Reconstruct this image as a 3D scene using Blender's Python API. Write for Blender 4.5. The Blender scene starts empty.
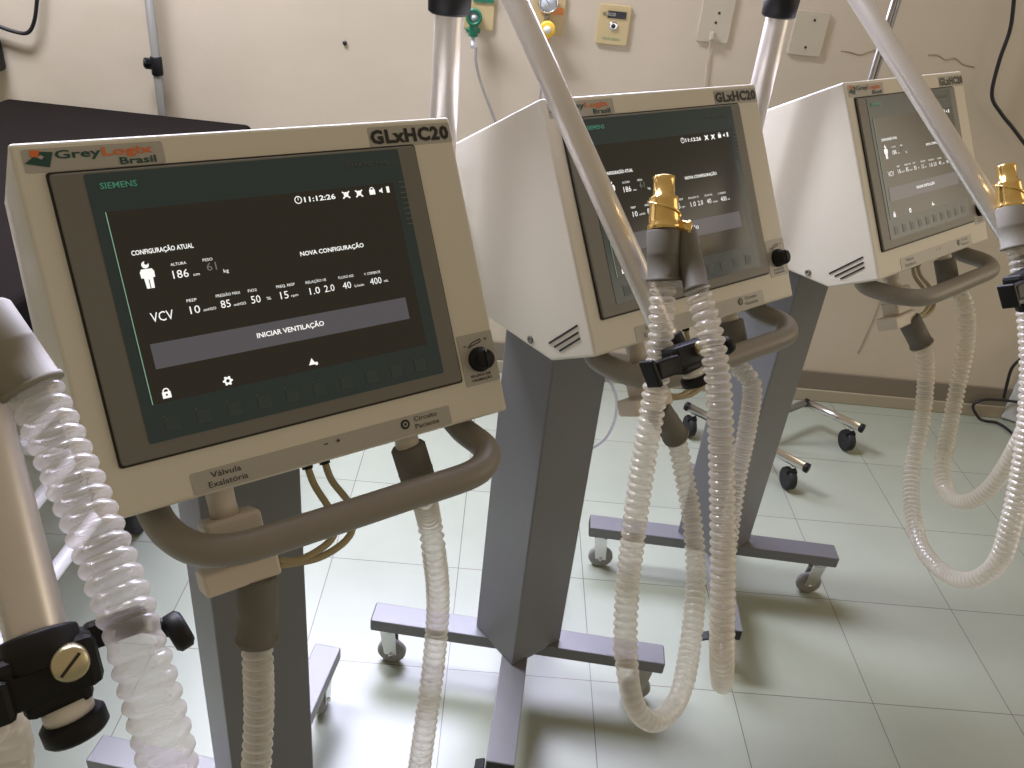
import bpy, bmesh, math, random
from mathutils import Vector, Matrix, Quaternion
random.seed(7)
C = bpy.context.scene.collection
PI = math.pi
R = math.radians

# ------------------------------------------------------------------ camera
CH = 1.4007
F_PX = 833.3
PITCH, ROLL = R(30.607), R(6.216)
fwd = Vector((0, math.cos(PITCH), -math.sin(PITCH)))
r0 = Vector((1, 0, 0)); u0 = Vector((0, math.sin(PITCH), math.cos(PITCH)))
right = math.cos(ROLL) * r0 + math.sin(ROLL) * u0
up = -math.sin(ROLL) * r0 + math.cos(ROLL) * u0
camd = bpy.data.cameras.new('camera'); cam = bpy.data.objects.new('camera', camd); C.objects.link(cam)
cam.matrix_world = Matrix(((right.x, up.x, -fwd.x, 0), (right.y, up.y, -fwd.y, 0), (right.z, up.z, -fwd.z, CH), (0, 0, 0, 1)))
camd.sensor_width = 36; camd.lens = F_PX / 1024 * 36; camd.clip_start = 0.02
bpy.context.scene.camera = cam

def ray(px, py):
    return ((px - 512) / F_PX * right + (384 - py) / F_PX * up + fwd).normalized()
def at(px, py, d):            # the point at distance d seen at a pixel of the photograph
    return ray(px, py) * d + Vector((0, 0, CH))
def atz(px, py, z):
    r = ray(px, py); return r * ((z - CH) / r.z) + Vector((0, 0, CH))
WY, WS = 2.447, 0.035          # back wall: y = WY + WS*x
def atwall(px, py, off=0.0):
    r = ray(px, py); t = (WY - off) / (r.y - WS * r.x); return r * t + Vector((0, 0, CH))

# ------------------------------------------------------------------ materials
def mat(name, col, rough=0.5, metal=0.0, spec=0.5, emit=None, es=1.0, noise=0.0, nscale=8.0, bump=0.0, bscale=200.0, coat=0.0):
    m = bpy.data.materials.new(name); m.use_nodes = True
    nt = m.node_tree; b = nt.nodes['Principled BSDF']
    b.inputs['Base Color'].default_value = (*col, 1); b.inputs['Roughness'].default_value = rough
    b.inputs['Metallic'].default_value = metal; b.inputs['Specular IOR Level'].default_value = spec
    b.inputs['Coat Weight'].default_value = coat
    tc = nt.nodes.new('ShaderNodeTexCoord')
    if noise > 0:
        n = nt.nodes.new('ShaderNodeTexNoise'); n.inputs['Scale'].default_value = nscale; n.inputs['Detail'].default_value = 5
        nt.links.new(tc.outputs['Object'], n.inputs['Vector'])
        mx = nt.nodes.new('ShaderNodeMix'); mx.data_type = 'RGBA'
        mx.inputs[6].default_value = (*[max(0, c * (1 - noise)) for c in col], 1)
        mx.inputs[7].default_value = (*[min(1, c * (1 + noise)) for c in col], 1)
        nt.links.new(n.outputs['Fac'], mx.inputs[0]); nt.links.new(mx.outputs[2], b.inputs['Base Color'])
    if bump > 0:
        n2 = nt.nodes.new('ShaderNodeTexNoise'); n2.inputs['Scale'].default_value = bscale
        nt.links.new(tc.outputs['Object'], n2.inputs['Vector'])
        bp = nt.nodes.new('ShaderNodeBump'); bp.inputs['Strength'].default_value = bump; bp.inputs['Distance'].default_value = 0.001
        nt.links.new(n2.outputs['Fac'], bp.inputs['Height']); nt.links.new(bp.outputs['Normal'], b.inputs['Normal'])
    if emit:
        b.inputs['Emission Color'].default_value = (*emit, 1); b.inputs['Emission Strength'].default_value = es
    return m
M = {}
M['paint'] = mat('cream_powder_paint', (0.70, 0.665, 0.575), 0.42, noise=0.03, bump=0.15, bscale=900)
M['column'] = mat('grey_powder_paint', (0.155, 0.155, 0.165), 0.33, spec=0.7, noise=0.05, bump=0.2, bscale=700)
M['handle'] = mat('grey_handle_plastic', (0.245, 0.222, 0.19), 0.42, noise=0.04)
M['bezel'] = mat('grey_bezel', (0.175, 0.17, 0.15), 0.4)
M['gasket'] = mat('black_gasket', (0.02, 0.017, 0.013), 0.6)
M['glass'] = mat('teal_membrane', (0.034, 0.066, 0.080), 0.22, spec=0.6)
M['screen'] = mat('dark_lit_screen', (0.012, 0.012, 0.010), 0.16, spec=0.6, emit=(0.020, 0.018, 0.013), es=0.35)
M['button'] = mat('lit_button', (0.03, 0.03, 0.03), 0.2, emit=(0.085, 0.08, 0.09), es=0.75)
M['lit'] = mat('lit_white_text', (0.3, 0.3, 0.3), 0.4, emit=(1, 1, 0.97), es=0.8)
M['litdim'] = mat('lit_dim_text', (0.05, 0.05, 0.05), 0.4, emit=(0.12, 0.12, 0.11), es=1.0)
M['edge'] = mat('green_edge_line', (0.2, 0.4, 0.3), 0.3, emit=(0.16, 0.3, 0.22), es=0.8)
M['teal'] = mat('teal_print', (0.12, 0.52, 0.43), 0.4)
M['greyprint'] = mat('grey_print', (0.12, 0.13, 0.13), 0.4)
M['sticker'] = mat('silver_sticker', (0.43, 0.415, 0.375), 0.35, metal=0.0, noise=0.06)
M['ink'] = mat('black_ink', (0.015, 0.015, 0.017), 0.4)
M['darkgreen'] = mat('dark_green_ink', (0.015, 0.07, 0.06), 0.4)
M['orange'] = mat('orange_ink', (0.75, 0.17, 0.035), 0.4)
M['white'] = mat('white_plastic', (0.75, 0.73, 0.68), 0.4)
M['valve'] = mat('pale_pink_plastic', (0.66, 0.59, 0.50), 0.4, noise=0.04)
M['black'] = mat('black_plastic', (0.008, 0.008, 0.009), 0.5, spec=0.3)
M['rubber'] = mat('black_rubber', (0.015, 0.015, 0.015), 0.7)
M['cuff'] = mat('grey_silicone_cuff', (0.15, 0.14, 0.12), 0.62, noise=0.05)
M['cuff_light'] = mat('pale_grey_cuff', (0.25, 0.235, 0.20), 0.65, noise=0.05)
M['alu'] = mat('brushed_aluminium', (0.74, 0.71, 0.68), 0.33, metal=0.6, noise=0.08, nscale=30)
M['chrome'] = mat('chrome', (0.75, 0.74, 0.74), 0.22, metal=1.0)
M['brass'] = mat('brass_bolt', (0.62, 0.55, 0.36), 0.3, metal=0.9)
M['gold'] = mat('gold_plastic', (0.96, 0.60, 0.22), 0.16, metal=0.85, noise=0.25, nscale=60)
M['tube'] = mat('latex_tube', (0.42, 0.35, 0.21), 0.4, noise=0.05)
M['mattress'] = mat('dark_vinyl', (0.009, 0.007, 0.006), 0.9, spec=0.03, noise=0.15, nscale=10)
M['whitemetal'] = mat('white_enamel', (0.85, 0.85, 0.86), 0.35)
M['plate'] = mat('cream_plate', (0.52, 0.47, 0.37), 0.45)
M['plateyellow'] = mat('outlet_plate', (0.56, 0.45, 0.24), 0.45, noise=0.03)
M['green'] = mat('green_plastic', (0.01, 0.16, 0.085), 0.35)
M['greenlight'] = mat('pale_green_print', (0.12, 0.32, 0.16), 0.4)
M['yellow'] = mat('yellow_plastic', (0.85, 0.55, 0.06), 0.35)
M['orangeplastic'] = mat('orange_plastic', (0.75, 0.26, 0.05), 0.4)
M['dial'] = mat('gauge_dial', (0.6, 0.65, 0.7), 0.3)
M['cable'] = mat('black_cable', (0.01, 0.01, 0.012), 0.5)
M['whitebox'] = mat('pale_appliance', (0.55, 0.56, 0.55), 0.5)
M['baseboard'] = mat('brown_grey_baseboard', (0.21, 0.175, 0.135), 0.45, noise=0.06, nscale=5)
M['skirting'] = mat('beige_skirting', (0.40, 0.35, 0.26), 0.4, noise=0.05, nscale=5)
M['wheel'] = mat('grey_wheel', (0.28, 0.275, 0.26), 0.5)
M['key'] = mat('membrane_key', (0.050, 0.078, 0.088), 0.3)
M['darkmetal'] = mat('dull_metal', (0.28, 0.27, 0.26), 0.35, metal=0.8)
M['crack'] = mat('crack_line', (0.34, 0.28, 0.21), 0.8)

def hose_mat(name, tint, body, op=0.42):
    m = bpy.data.materials.new(name); m.use_nodes = True; nt = m.node_tree; nt.nodes.clear()
    out = nt.nodes.new('ShaderNodeOutputMaterial')
    tr = nt.nodes.new('ShaderNodeBsdfTransparent'); tr.inputs[0].default_value = (*tint, 1)
    df = nt.nodes.new('ShaderNodeBsdfDiffuse'); df.inputs[0].default_value = (*body, 1)
    tl = nt.nodes.new('ShaderNodeBsdfTranslucent'); tl.inputs[0].default_value = (*body, 1)
    gl = nt.nodes.new('ShaderNodeBsdfGlossy'); gl.inputs[0].default_value = (1, 1, 1, 1); gl.inputs['Roughness'].default_value = 0.16
    m1 = nt.nodes.new('ShaderNodeMixShader'); m1.inputs[0].default_value = 0.45
    nt.links.new(df.outputs[0], m1.inputs[1]); nt.links.new(tl.outputs[0], m1.inputs[2])
    lw = nt.nodes.new('ShaderNodeLayerWeight'); lw.inputs['Blend'].default_value = 0.35
    mr = nt.nodes.new('ShaderNodeMapRange'); mr.inputs['To Min'].default_value = op * 0.62; mr.inputs['To Max'].default_value = min(1, op * 2.0)
    nt.links.new(lw.outputs['Facing'], mr.inputs['Value'])
    m2 = nt.nodes.new('ShaderNodeMixShader'); nt.links.new(mr.outputs[0], m2.inputs[0])
    nt.links.new(tr.outputs[0], m2.inputs[1]); nt.links.new(m1.outputs[0], m2.inputs[2])
    pw = nt.nodes.new('ShaderNodeMath'); pw.operation = 'POWER'; pw.inputs[1].default_value = 3.0
    lw2 = nt.nodes.new('ShaderNodeLayerWeight'); lw2.inputs['Blend'].default_value = 0.5; nt.links.new(lw2.outputs['Facing'], pw.inputs[0])
    ma = nt.nodes.new('ShaderNodeMath'); ma.operation = 'MULTIPLY_ADD'; ma.inputs[1].default_value = 0.5; ma.inputs[2].default_value = 0.05
    nt.links.new(pw.outputs[0], ma.inputs[0])
    m3 = nt.nodes.new('ShaderNodeMixShader'); nt.links.new(ma.outputs[0], m3.inputs[0])
    nt.links.new(m2.outputs[0], m3.inputs[1]); nt.links.new(gl.outputs[0], m3.inputs[2])
    nt.links.new(m3.outputs[0], out.inputs[0])
    return m
M['hose'] = hose_mat('clear_ribbed_plastic', (0.95, 0.93, 0.90), (0.86, 0.83, 0.76), 0.46)
M['hose_clear'] = hose_mat('clearer_ribbed_plastic', (0.97, 0.96, 0.95), (0.92, 0.89, 0.87), 0.34)
M['hose_milky'] = hose_mat('milky_smooth_plastic', (0.85, 0.82, 0.75), (0.66, 0.60, 0.50), 0.62)
M['clearline'] = hose_mat('thin_clear_line', (0.8, 0.8, 0.82), (0.55, 0.53, 0.55), 0.6)

# floor: pale square tiles with thin dark joints
def floor_mat():
    m = bpy.data.materials.new('pale_floor_tiles'); m.use_nodes = True; nt = m.node_tree
    b = nt.nodes['Principled BSDF']; L = nt.links
    tc = nt.nodes.new('ShaderNodeTexCoord')
    br = nt.nodes.new('ShaderNodeTexBrick'); br.offset = 0; br.squash = 1
    br.inputs['Scale'].default_value = 1; br.inputs['Brick Width'].default_value = 0.3; br.inputs['Row Height'].default_value = 0.3
    br.inputs['Mortar Size'].default_value = 0.0011; br.inputs['Mortar Smooth'].default_value = 0.3
    br.inputs['Color1'].default_value = (0.365, 0.40, 0.325, 1); br.inputs['Color2'].default_value = (0.34, 0.375, 0.305, 1)
    br.inputs['Mortar'].default_value = (0.14, 0.13, 0.12, 1)
    L.new(tc.outputs['Object'], br.inputs['Vector'])
    n = nt.nodes.new('ShaderNodeTexNoise'); n.inputs['Scale'].default_value = 5; n.inputs['Detail'].default_value = 6; n.inputs['Roughness'].default_value = 0.65
    L.new(tc.outputs['Object'], n.inputs['Vector'])
    mr = nt.nodes.new('ShaderNodeMapRange'); mr.inputs['To Min'].default_value = 0.86; mr.inputs['To Max'].default_value = 1.08
    L.new(n.outputs['Fac'], mr.inputs['Value'])
    vm = nt.nodes.new('ShaderNodeVectorMath'); vm.operation = 'SCALE'
    L.new(br.outputs['Color'], vm.inputs[0]); L.new(mr.outputs[0], vm.inputs['Scale']); L.new(vm.outputs[0], b.inputs['Base Color'])
    # scuffs
    mr2 = nt.nodes.new('ShaderNodeMapRange'); mr2.inputs['To Min'].default_value = 0.22; mr2.inputs['To Max'].default_value = 0.42
    L.new(n.outputs['Fac'], mr2.inputs['Value']); L.new(mr2.outputs[0], b.inputs['Roughness'])
    b.inputs['Specular IOR Level'].default_value = 0.55
    return m
M['floor'] = floor_mat()
def wall_mat():
    m = mat('cream_wall_paint', (0.60, 0.525, 0.42), 0.6, noise=0.0)
    nt = m.node_tree; b = nt.nodes['Principled BSDF']; L = nt.links
    tc = nt.nodes.new('ShaderNodeTexCoord')
    n = nt.nodes.new('ShaderNodeTexNoise'); n.inputs['Scale'].default_value = 2.2; n.inputs['Detail'].default_value = 4
    L.new(tc.outputs['Object'], n.inputs['Vector'])
    rp = nt.nodes.new('ShaderNodeValToRGB'); rp.color_ramp.elements[0].position = 0.35; rp.color_ramp.elements[1].position = 0.68
    rp.color_ramp.elements[0].color = (0.55, 0.485, 0.375, 1); rp.color_ramp.elements[1].color = (0.61, 0.53, 0.43, 1)
    L.new(n.outputs['Fac'], rp.inputs[0]); L.new(rp.outputs[0], b.inputs['Base Color'])
    n3 = nt.nodes.new('ShaderNodeTexNoise'); n3.inputs['Scale'].default_value = 14; n3.inputs['Detail'].default_value = 3
    L.new(tc.outputs['Object'], n3.inputs['Vector'])
    bp = nt.nodes.new('ShaderNodeBump'); bp.inputs['Strength'].default_value = 0.12; bp.inputs['Distance'].default_value = 0.01
    L.new(n3.outputs['Fac'], bp.inputs['Height']); L.new(bp.outputs['Normal'], b.inputs['Normal'])
    return m
M['wall'] = wall_mat()

# ------------------------------------------------------------------ mesh helpers
class MB:
    def __init__(s): s.bm = bmesh.new(); s.mats = []
    def mi(s, m):
        if m not in s.mats: s.mats.append(m)
        return s.mats.index(m)
    def merge(s, b2, mx, m, smooth=False):
        idx = s.mi(m); vm = {}
        for v in b2.verts: vm[v] = s.bm.verts.new(mx @ v.co if mx else v.co)
        for f in b2.faces:
            try: nf = s.bm.faces.new([vm[v] for v in f.verts])
            except ValueError: continue
            nf.material_index = idx; nf.smooth = smooth
        b2.free()
    def box(s, c, d, m, mx=None, bev=0.0, seg=2, rot=None):
        b = bmesh.new(); bmesh.ops.create_cube(b, size=1)
        for v in b.verts: v.co = Vector((v.co.x * d[0], v.co.y * d[1], v.co.z * d[2]))
        if bev > 0: bmesh.ops.bevel(b, geom=list(b.edges), offset=bev, segments=seg, profile=0.5, affect='EDGES')
        t = Matrix.Translation(Vector(c))
        if rot is not None: t = t @ rot
        s.merge(b, (mx @ t) if mx else t, m, bev > 0 and False)
    def prism(s, poly, axis, a, b_, m, mx=None, bev=0.0, seg=2):
        """poly: 2D points; axis 'x': points are (y,z) swept x from a to b_; 'z': points (x,y)."""
        b = bmesh.new()
        def P(p, t):
            return Vector((t, p[0], p[1])) if axis == 'x' else (Vector((p[0], p[1], t)) if axis == 'z' else Vector((p[0], t, p[1])))
        A = [b.verts.new(P(p, a)) for p in poly]; B = [b.verts.new(P(p, b_)) for p in poly]
        n = len(poly); b.faces.new(A); b.faces.new(B[::-1])
        for i in range(n): b.faces.new((A[i], B[i], B[(i + 1) % n], A[(i + 1) % n]))
        bmesh.ops.recalc_face_normals(b, faces=list(b.faces))
        if bev > 0: bmesh.ops.bevel(b, geom=list(b.edges), offset=bev, segments=seg, profile=0.5, affect='EDGES')
        s.merge(b, mx, m)
    def lathe(s, p, ax, prof, m, n=24, cap=True, smooth=True, mx=None):
        """prof: list of (distance along ax, radius) from point p"""
        p = Vector(p); ax = Vector(ax).normalized(); q = Vector((0, 0, 1)).rotation_difference(ax)
        b = bmesh.new(); rings = []
        for (h, r) in prof:
            rings.append([b.verts.new(p + q @ Vector((r * math.cos(2 * PI * k / n), r * math.sin(2 * PI * k / n), h))) for k in range(n)])
        for a_, b_ in zip(rings, rings[1:]):
            for k in range(n): b.faces.new((a_[k], a_[(k + 1) % n], b_[(k + 1) % n], b_[k]))
        if cap: b.faces.new(rings[0][::-1]); b.faces.new(rings[-1])
        s.merge(b, mx, m, smooth)
    def cyl(s, p, q, r, m, n=24, bev=0.0, mx=None):
        p = Vector(p); q = Vector(q); L = (q - p).length
        if bev > 0: prof = [(0, r - bev), (bev * .3, r - bev * .3), (bev, r), (L - bev, r), (L - bev * .3, r - bev * .3), (L, r - bev)]
        else: prof = [(0, r), (L, r)]
        s.lathe(p, q - p, prof, m, n, mx=mx)
    def sweep(s, pts, rad, m, n=16, cap=True, mx=None):
        """pts dense list; rad float or list"""
        b = bmesh.new(); N = len(pts)
        T = [(pts[min(i + 1, N - 1)] - pts[max(i - 1, 0)]).normalized() for i in range(N)]
        u = T[0].orthogonal().normalized(); rings = []
        for i in range(N):
            if i: u = T[i - 1].rotation_difference(T[i]) @ u
            u = (u - T[i] * u.dot(T[i])).normalized(); w = T[i].cross(u)
            r = rad[i] if isinstance(rad, list) else rad
            rings.append([b.verts.new(pts[i] + r * (math.cos(2 * PI * k / n) * u + math.sin(2 * PI * k / n) * w)) for k in range(n)])
        for a_, b_ in zip(rings, rings[1:]):
            for k in range(n): b.faces.new((a_[k], a_[(k + 1) % n], b_[(k + 1) % n], b_[k]))
        if cap: b.faces.new(rings[0][::-1]); b.faces.new(rings[-1])
        s.merge(b, mx, m, True)
    def data(s, name, recalc=True):
        me = bpy.data.meshes.new(name); s.bm.normal_update()
        if recalc: bmesh.ops.recalc_face_normals(s.bm, faces=list(s.bm.faces))
        s.bm.to_mesh(me); s.bm.free()
        for m in s.mats: me.materials.append(m)
        return me
def link(name, me, parent=None, label=None):
    o = bpy.data.objects.new(name, me); C.objects.link(o)
    if parent: o.parent = parent
    if label: o['label'] = label
    return o
def empty(name, loc=(0, 0, 0), rz=0):
    o = bpy.data.objects.new(name, None); C.objects.link(o); o.location = loc; o.rotation_euler = (0, 0, rz); o.empty_display_size = 0.05
    return o
def tag(o, label=None, cat=None, group=None, kind=None):
    if label: o['label'] = label
    if cat: o['category'] = cat
    if group: o['group'] = group
    if kind: o['kind'] = kind
    return o
def spline(ctrl, step=0.01):
    """Catmull-Rom through ctrl, resampled evenly"""
    P = [Vector(c) for c in ctrl]; P = [2 * P[0] - P[1]] + P + [2 * P[-1] - P[-2]]
    raw = []
    for i in range(1, len(P) - 2):
        for k in range(24):
            t = k / 24
            a, b, c, d = P[i - 1], P[i], P[i + 1], P[i + 2]
            raw.append(0.5 * ((2 * b) + (c - a) * t + (2 * a - 5 * b + 4 * c - d) * t * t + (3 * b - a - 3 * c + d) * t ** 3))
    raw.append(P[-2])
    L = [0]
    for a, b in zip(raw, raw[1:]): L.append(L[-1] + (b - a).length)
    n = max(2, int(L[-1] / step)); out = []; j = 0
    for i in range(n + 1):
        s = L[-1] * i / n
        while j < len(L) - 2 and L[j + 1] < s: j += 1
        t = (s - L[j]) / max(1e-9, L[j + 1] - L[j]); out.append(raw[j].lerp(raw[j + 1], t))
    return out, L[-1]
def corr(ctrl, r, m, amp=0.0024, pitch=0.0095, smooth=(), n=22):
    pts, L = spline(ctrl, pitch / 8); N = len(pts); rad = []
    for i in range(N):
        s = L * i / (N - 1); a = 1.0
        for (f0, f1) in smooth:
            f = i / (N - 1)
            if f0 < f < f1: a = min(a, 1 - 0.85 * min(1, (f - f0) / 0.04, (f1 - f) / 0.04))
        c = abs(math.sin(PI * s / pitch)) ** 0.65
        rad.append(r - 2 * amp + 2 * amp * (a * c + (1 - a) * .6))
    mb = MB(); mb.sweep(pts, rad, m, n, cap=False); return mb

# ------------------------------------------------------------------ lettering
_cache = {}
def glyphs(s, bold):
    k = (s, bold)
    if k in _cache: return _cache[k]
    cu = bpy.data.curves.new('t', 'FONT'); cu.body = s; cu.size = 1; cu.offset = {0: 0.0, 1: 0.02, 2: 0.048}[int(bold)]; cu.space_character = 1.13 if int(bold) == 2 else 1.0; cu.resolution_u = 2
    o = bpy.data.objects.new('t', cu); C.objects.link(o)
    bpy.context.view_layer.update()
    me = bpy.data.meshes.new_from_object(o.evaluated_get(bpy.context.evaluated_depsgraph_get()))
    v = [tuple(x.co) for x in me.vertices]; f = [tuple(p.vertices) for p in me.polygons]
    bpy.data.objects.remove(o); bpy.data.curves.remove(cu); bpy.data.meshes.remove(me)
    xs = [a[0] for a in v]; ys = [a[1] for a in v]
    _cache[k] = (v, f, min(xs), max(xs), max(ys)); return _cache[k]
CAP = {}
def text(mb, s, u, v, w, h, m, F, bold=False, lift=0.0):
    """left end u, baseline v (down), width w, capital height h on frame F (x right, y up, z out)"""
    vs, fs, x0, x1, _ = glyphs(s, bold)
    if bold not in CAP: CAP[bold] = glyphs('H', bold)[4]
    sx = w / (x1 - x0); sy = h / CAP[bold]; idx = mb.mi(m)
    nv = [mb.bm.verts.new(F @ Vector((u + (a[0] - x0) * sx, -v + a[1] * sy, lift))) for a in vs]
    for f in fs:
        try: nf = mb.bm.faces.new([nv[i] for i in f]); nf.material_index = idx
        except ValueError: pass
def poly(mb, pts, m, F, lift=0.0):
    vs = [mb.bm.verts.new(F @ Vector((p[0], -p[1], lift))) for p in pts]
    f = mb.bm.faces.new(vs[::-1]); f.material_index = mb.mi(m)
def disc(mb, u, v, r, m, F, lift=0.0, n=16, r2=None, a0=0, a1=2 * PI):
    P = lambda rr, a: (u + rr * math.cos(a), v + rr * math.sin(a))
    if r2 is None:
        poly(mb, [P(r, a0 + (a1 - a0) * k / n) for k in range(n)], m, F, lift)
    else:
        for k in range(n):
            a, b = a0 + (a1 - a0) * k / n, a0 + (a1 - a0) * (k + 1) / n
            poly(mb, [P(r, a), P(r, b), P(r2, b), P(r2, a)], m, F, lift)
def rrect(u0_, v0_, u1, v1, r, n=4):
    out = []
    for cx, cy, a in ((u1 - r, v0_ + r, -90), (u1 - r, v1 - r, 0), (u0_ + r, v1 - r, 90), (u0_ + r, v0_ + r, 180)):
        for k in range(n + 1):
            t = R(a + 90 * k / n); out.append((cx + r * math.cos(t), cy + r * math.sin(t)))
    return out
def nosplit(mb): # text meshes: keep their own winding
    me = bpy.data.meshes.new('m'); mb.bm.to_mesh(me); mb.bm.free()
    for m in mb.mats: me.materials.append(m)
    return me

# ------------------------------------------------------------------ setting
YT = R(1.994)
me = bpy.data.meshes.new('floor')
me.from_pydata([(-9, -9, 0), (11, -9, 0), (11, 7, 0), (-9, 7, 0)], [], [(0, 1, 2, 3)]); me.materials.append(M['floor'])
floor = link('floor', me); floor.location = (-0.0692, 1.1829, 0); floor.rotation_euler = (0, 0, YT); tag(floor, kind='structure')
# trim the floor at the wall: the wall slab stands over it
def wallbox(name, x0, x1, z0, z1, t0, t1, m, bev=0.0):
    """slab parallel to the back wall; t measured out of the wall towards the room"""
    th = math.atan(WS); mb = MB()
    mb.box(((x0 + x1) / 2, -(t0 + t1) / 2, (z0 + z1) / 2), (x1 - x0, t1 - t0, z1 - z0), m, bev=bev)
    o = link(name, mb.data(name)); o.location = (0, WY, 0); o.rotation_euler = (0, 0, th); return o
tag(wallbox('wall_back', -4.5, 4.5, 0, 2.75, -0.12, 0, M['wall']), kind='structure')
tag(wallbox('baseboard_back', -4.5, 4.5, 0.045, 0.112, 0, 0.008, M['baseboard'], 0.002), kind='structure')
tag(wallbox('trim_1', -4.5, 4.5, 0, 0.045, 0, 0.012, M['skirting'], 0.003), kind='structure')
# wall frame
WF = Matrix.Translation((0, WY, 0)) @ Matrix.Rotation(math.atan(WS), 4, 'Z') @ Matrix.Rotation(PI / 2, 4, 'X')   # x right, y up, z out
WFi = WF.inverted()
def wpt(px, py):
    p = WFi @ atwall(px, py); return p.x, p.y
def wline(name, pxs, w, m, lift=0.0015):
    mb = MB(); pts = [wpt(*p) for p in pxs]
    ctrl = [WF @ Vector((x, y, lift * 0.3)) for x, y in pts]
    P, L = spline(ctrl, 0.012); mb.sweep(P, w / 2, m, 6); return link(name, mb.data(name))
# plaster joint and cracks are part of the wall: trims
tag(wline('trim_2', [(881, 298), (873, 320), (858, 353)], 0.004, M['crack']), kind='structure')
tag(wline('trim_3', [(841, 51), (850, 52), (860, 55), (868, 52), (876, 50)], 0.0035, M['crack']), kind='structure')
tag(wline('trim_4', [(928, 55), (938, 55), (945, 60), (955, 58), (962, 64), (974, 67)], 0.0035, M['crack']), kind='structure')

# ------------------------------------------------------------------ ventilators
W_, H_, D1 = 0.4022, 0.3134, 0.0890
PU, PV, PW, PH = 0.0230, 0.0275, 0.330, 0.2428
TILT = R(29.72); CT, ST = math.cos(TILT), math.sin(TILT)
Z0 = 1.1918; YB = 0.19
def yz(v, d): return (-v * ST + d * CT, -v * CT - d * ST)      # offsets from the top front edge
def boxframe(ox, oy):   # face frame in a ventilator's local space
    return Matrix.Translation((ox, oy, Z0)) @ Matrix(((1, 0, 0, 0), (0, ST, -CT, 0), (0, CT, ST, 0), (0, 0, 0, 1)))
ZB = Z0 + yz(H_, D1)[1]

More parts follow.
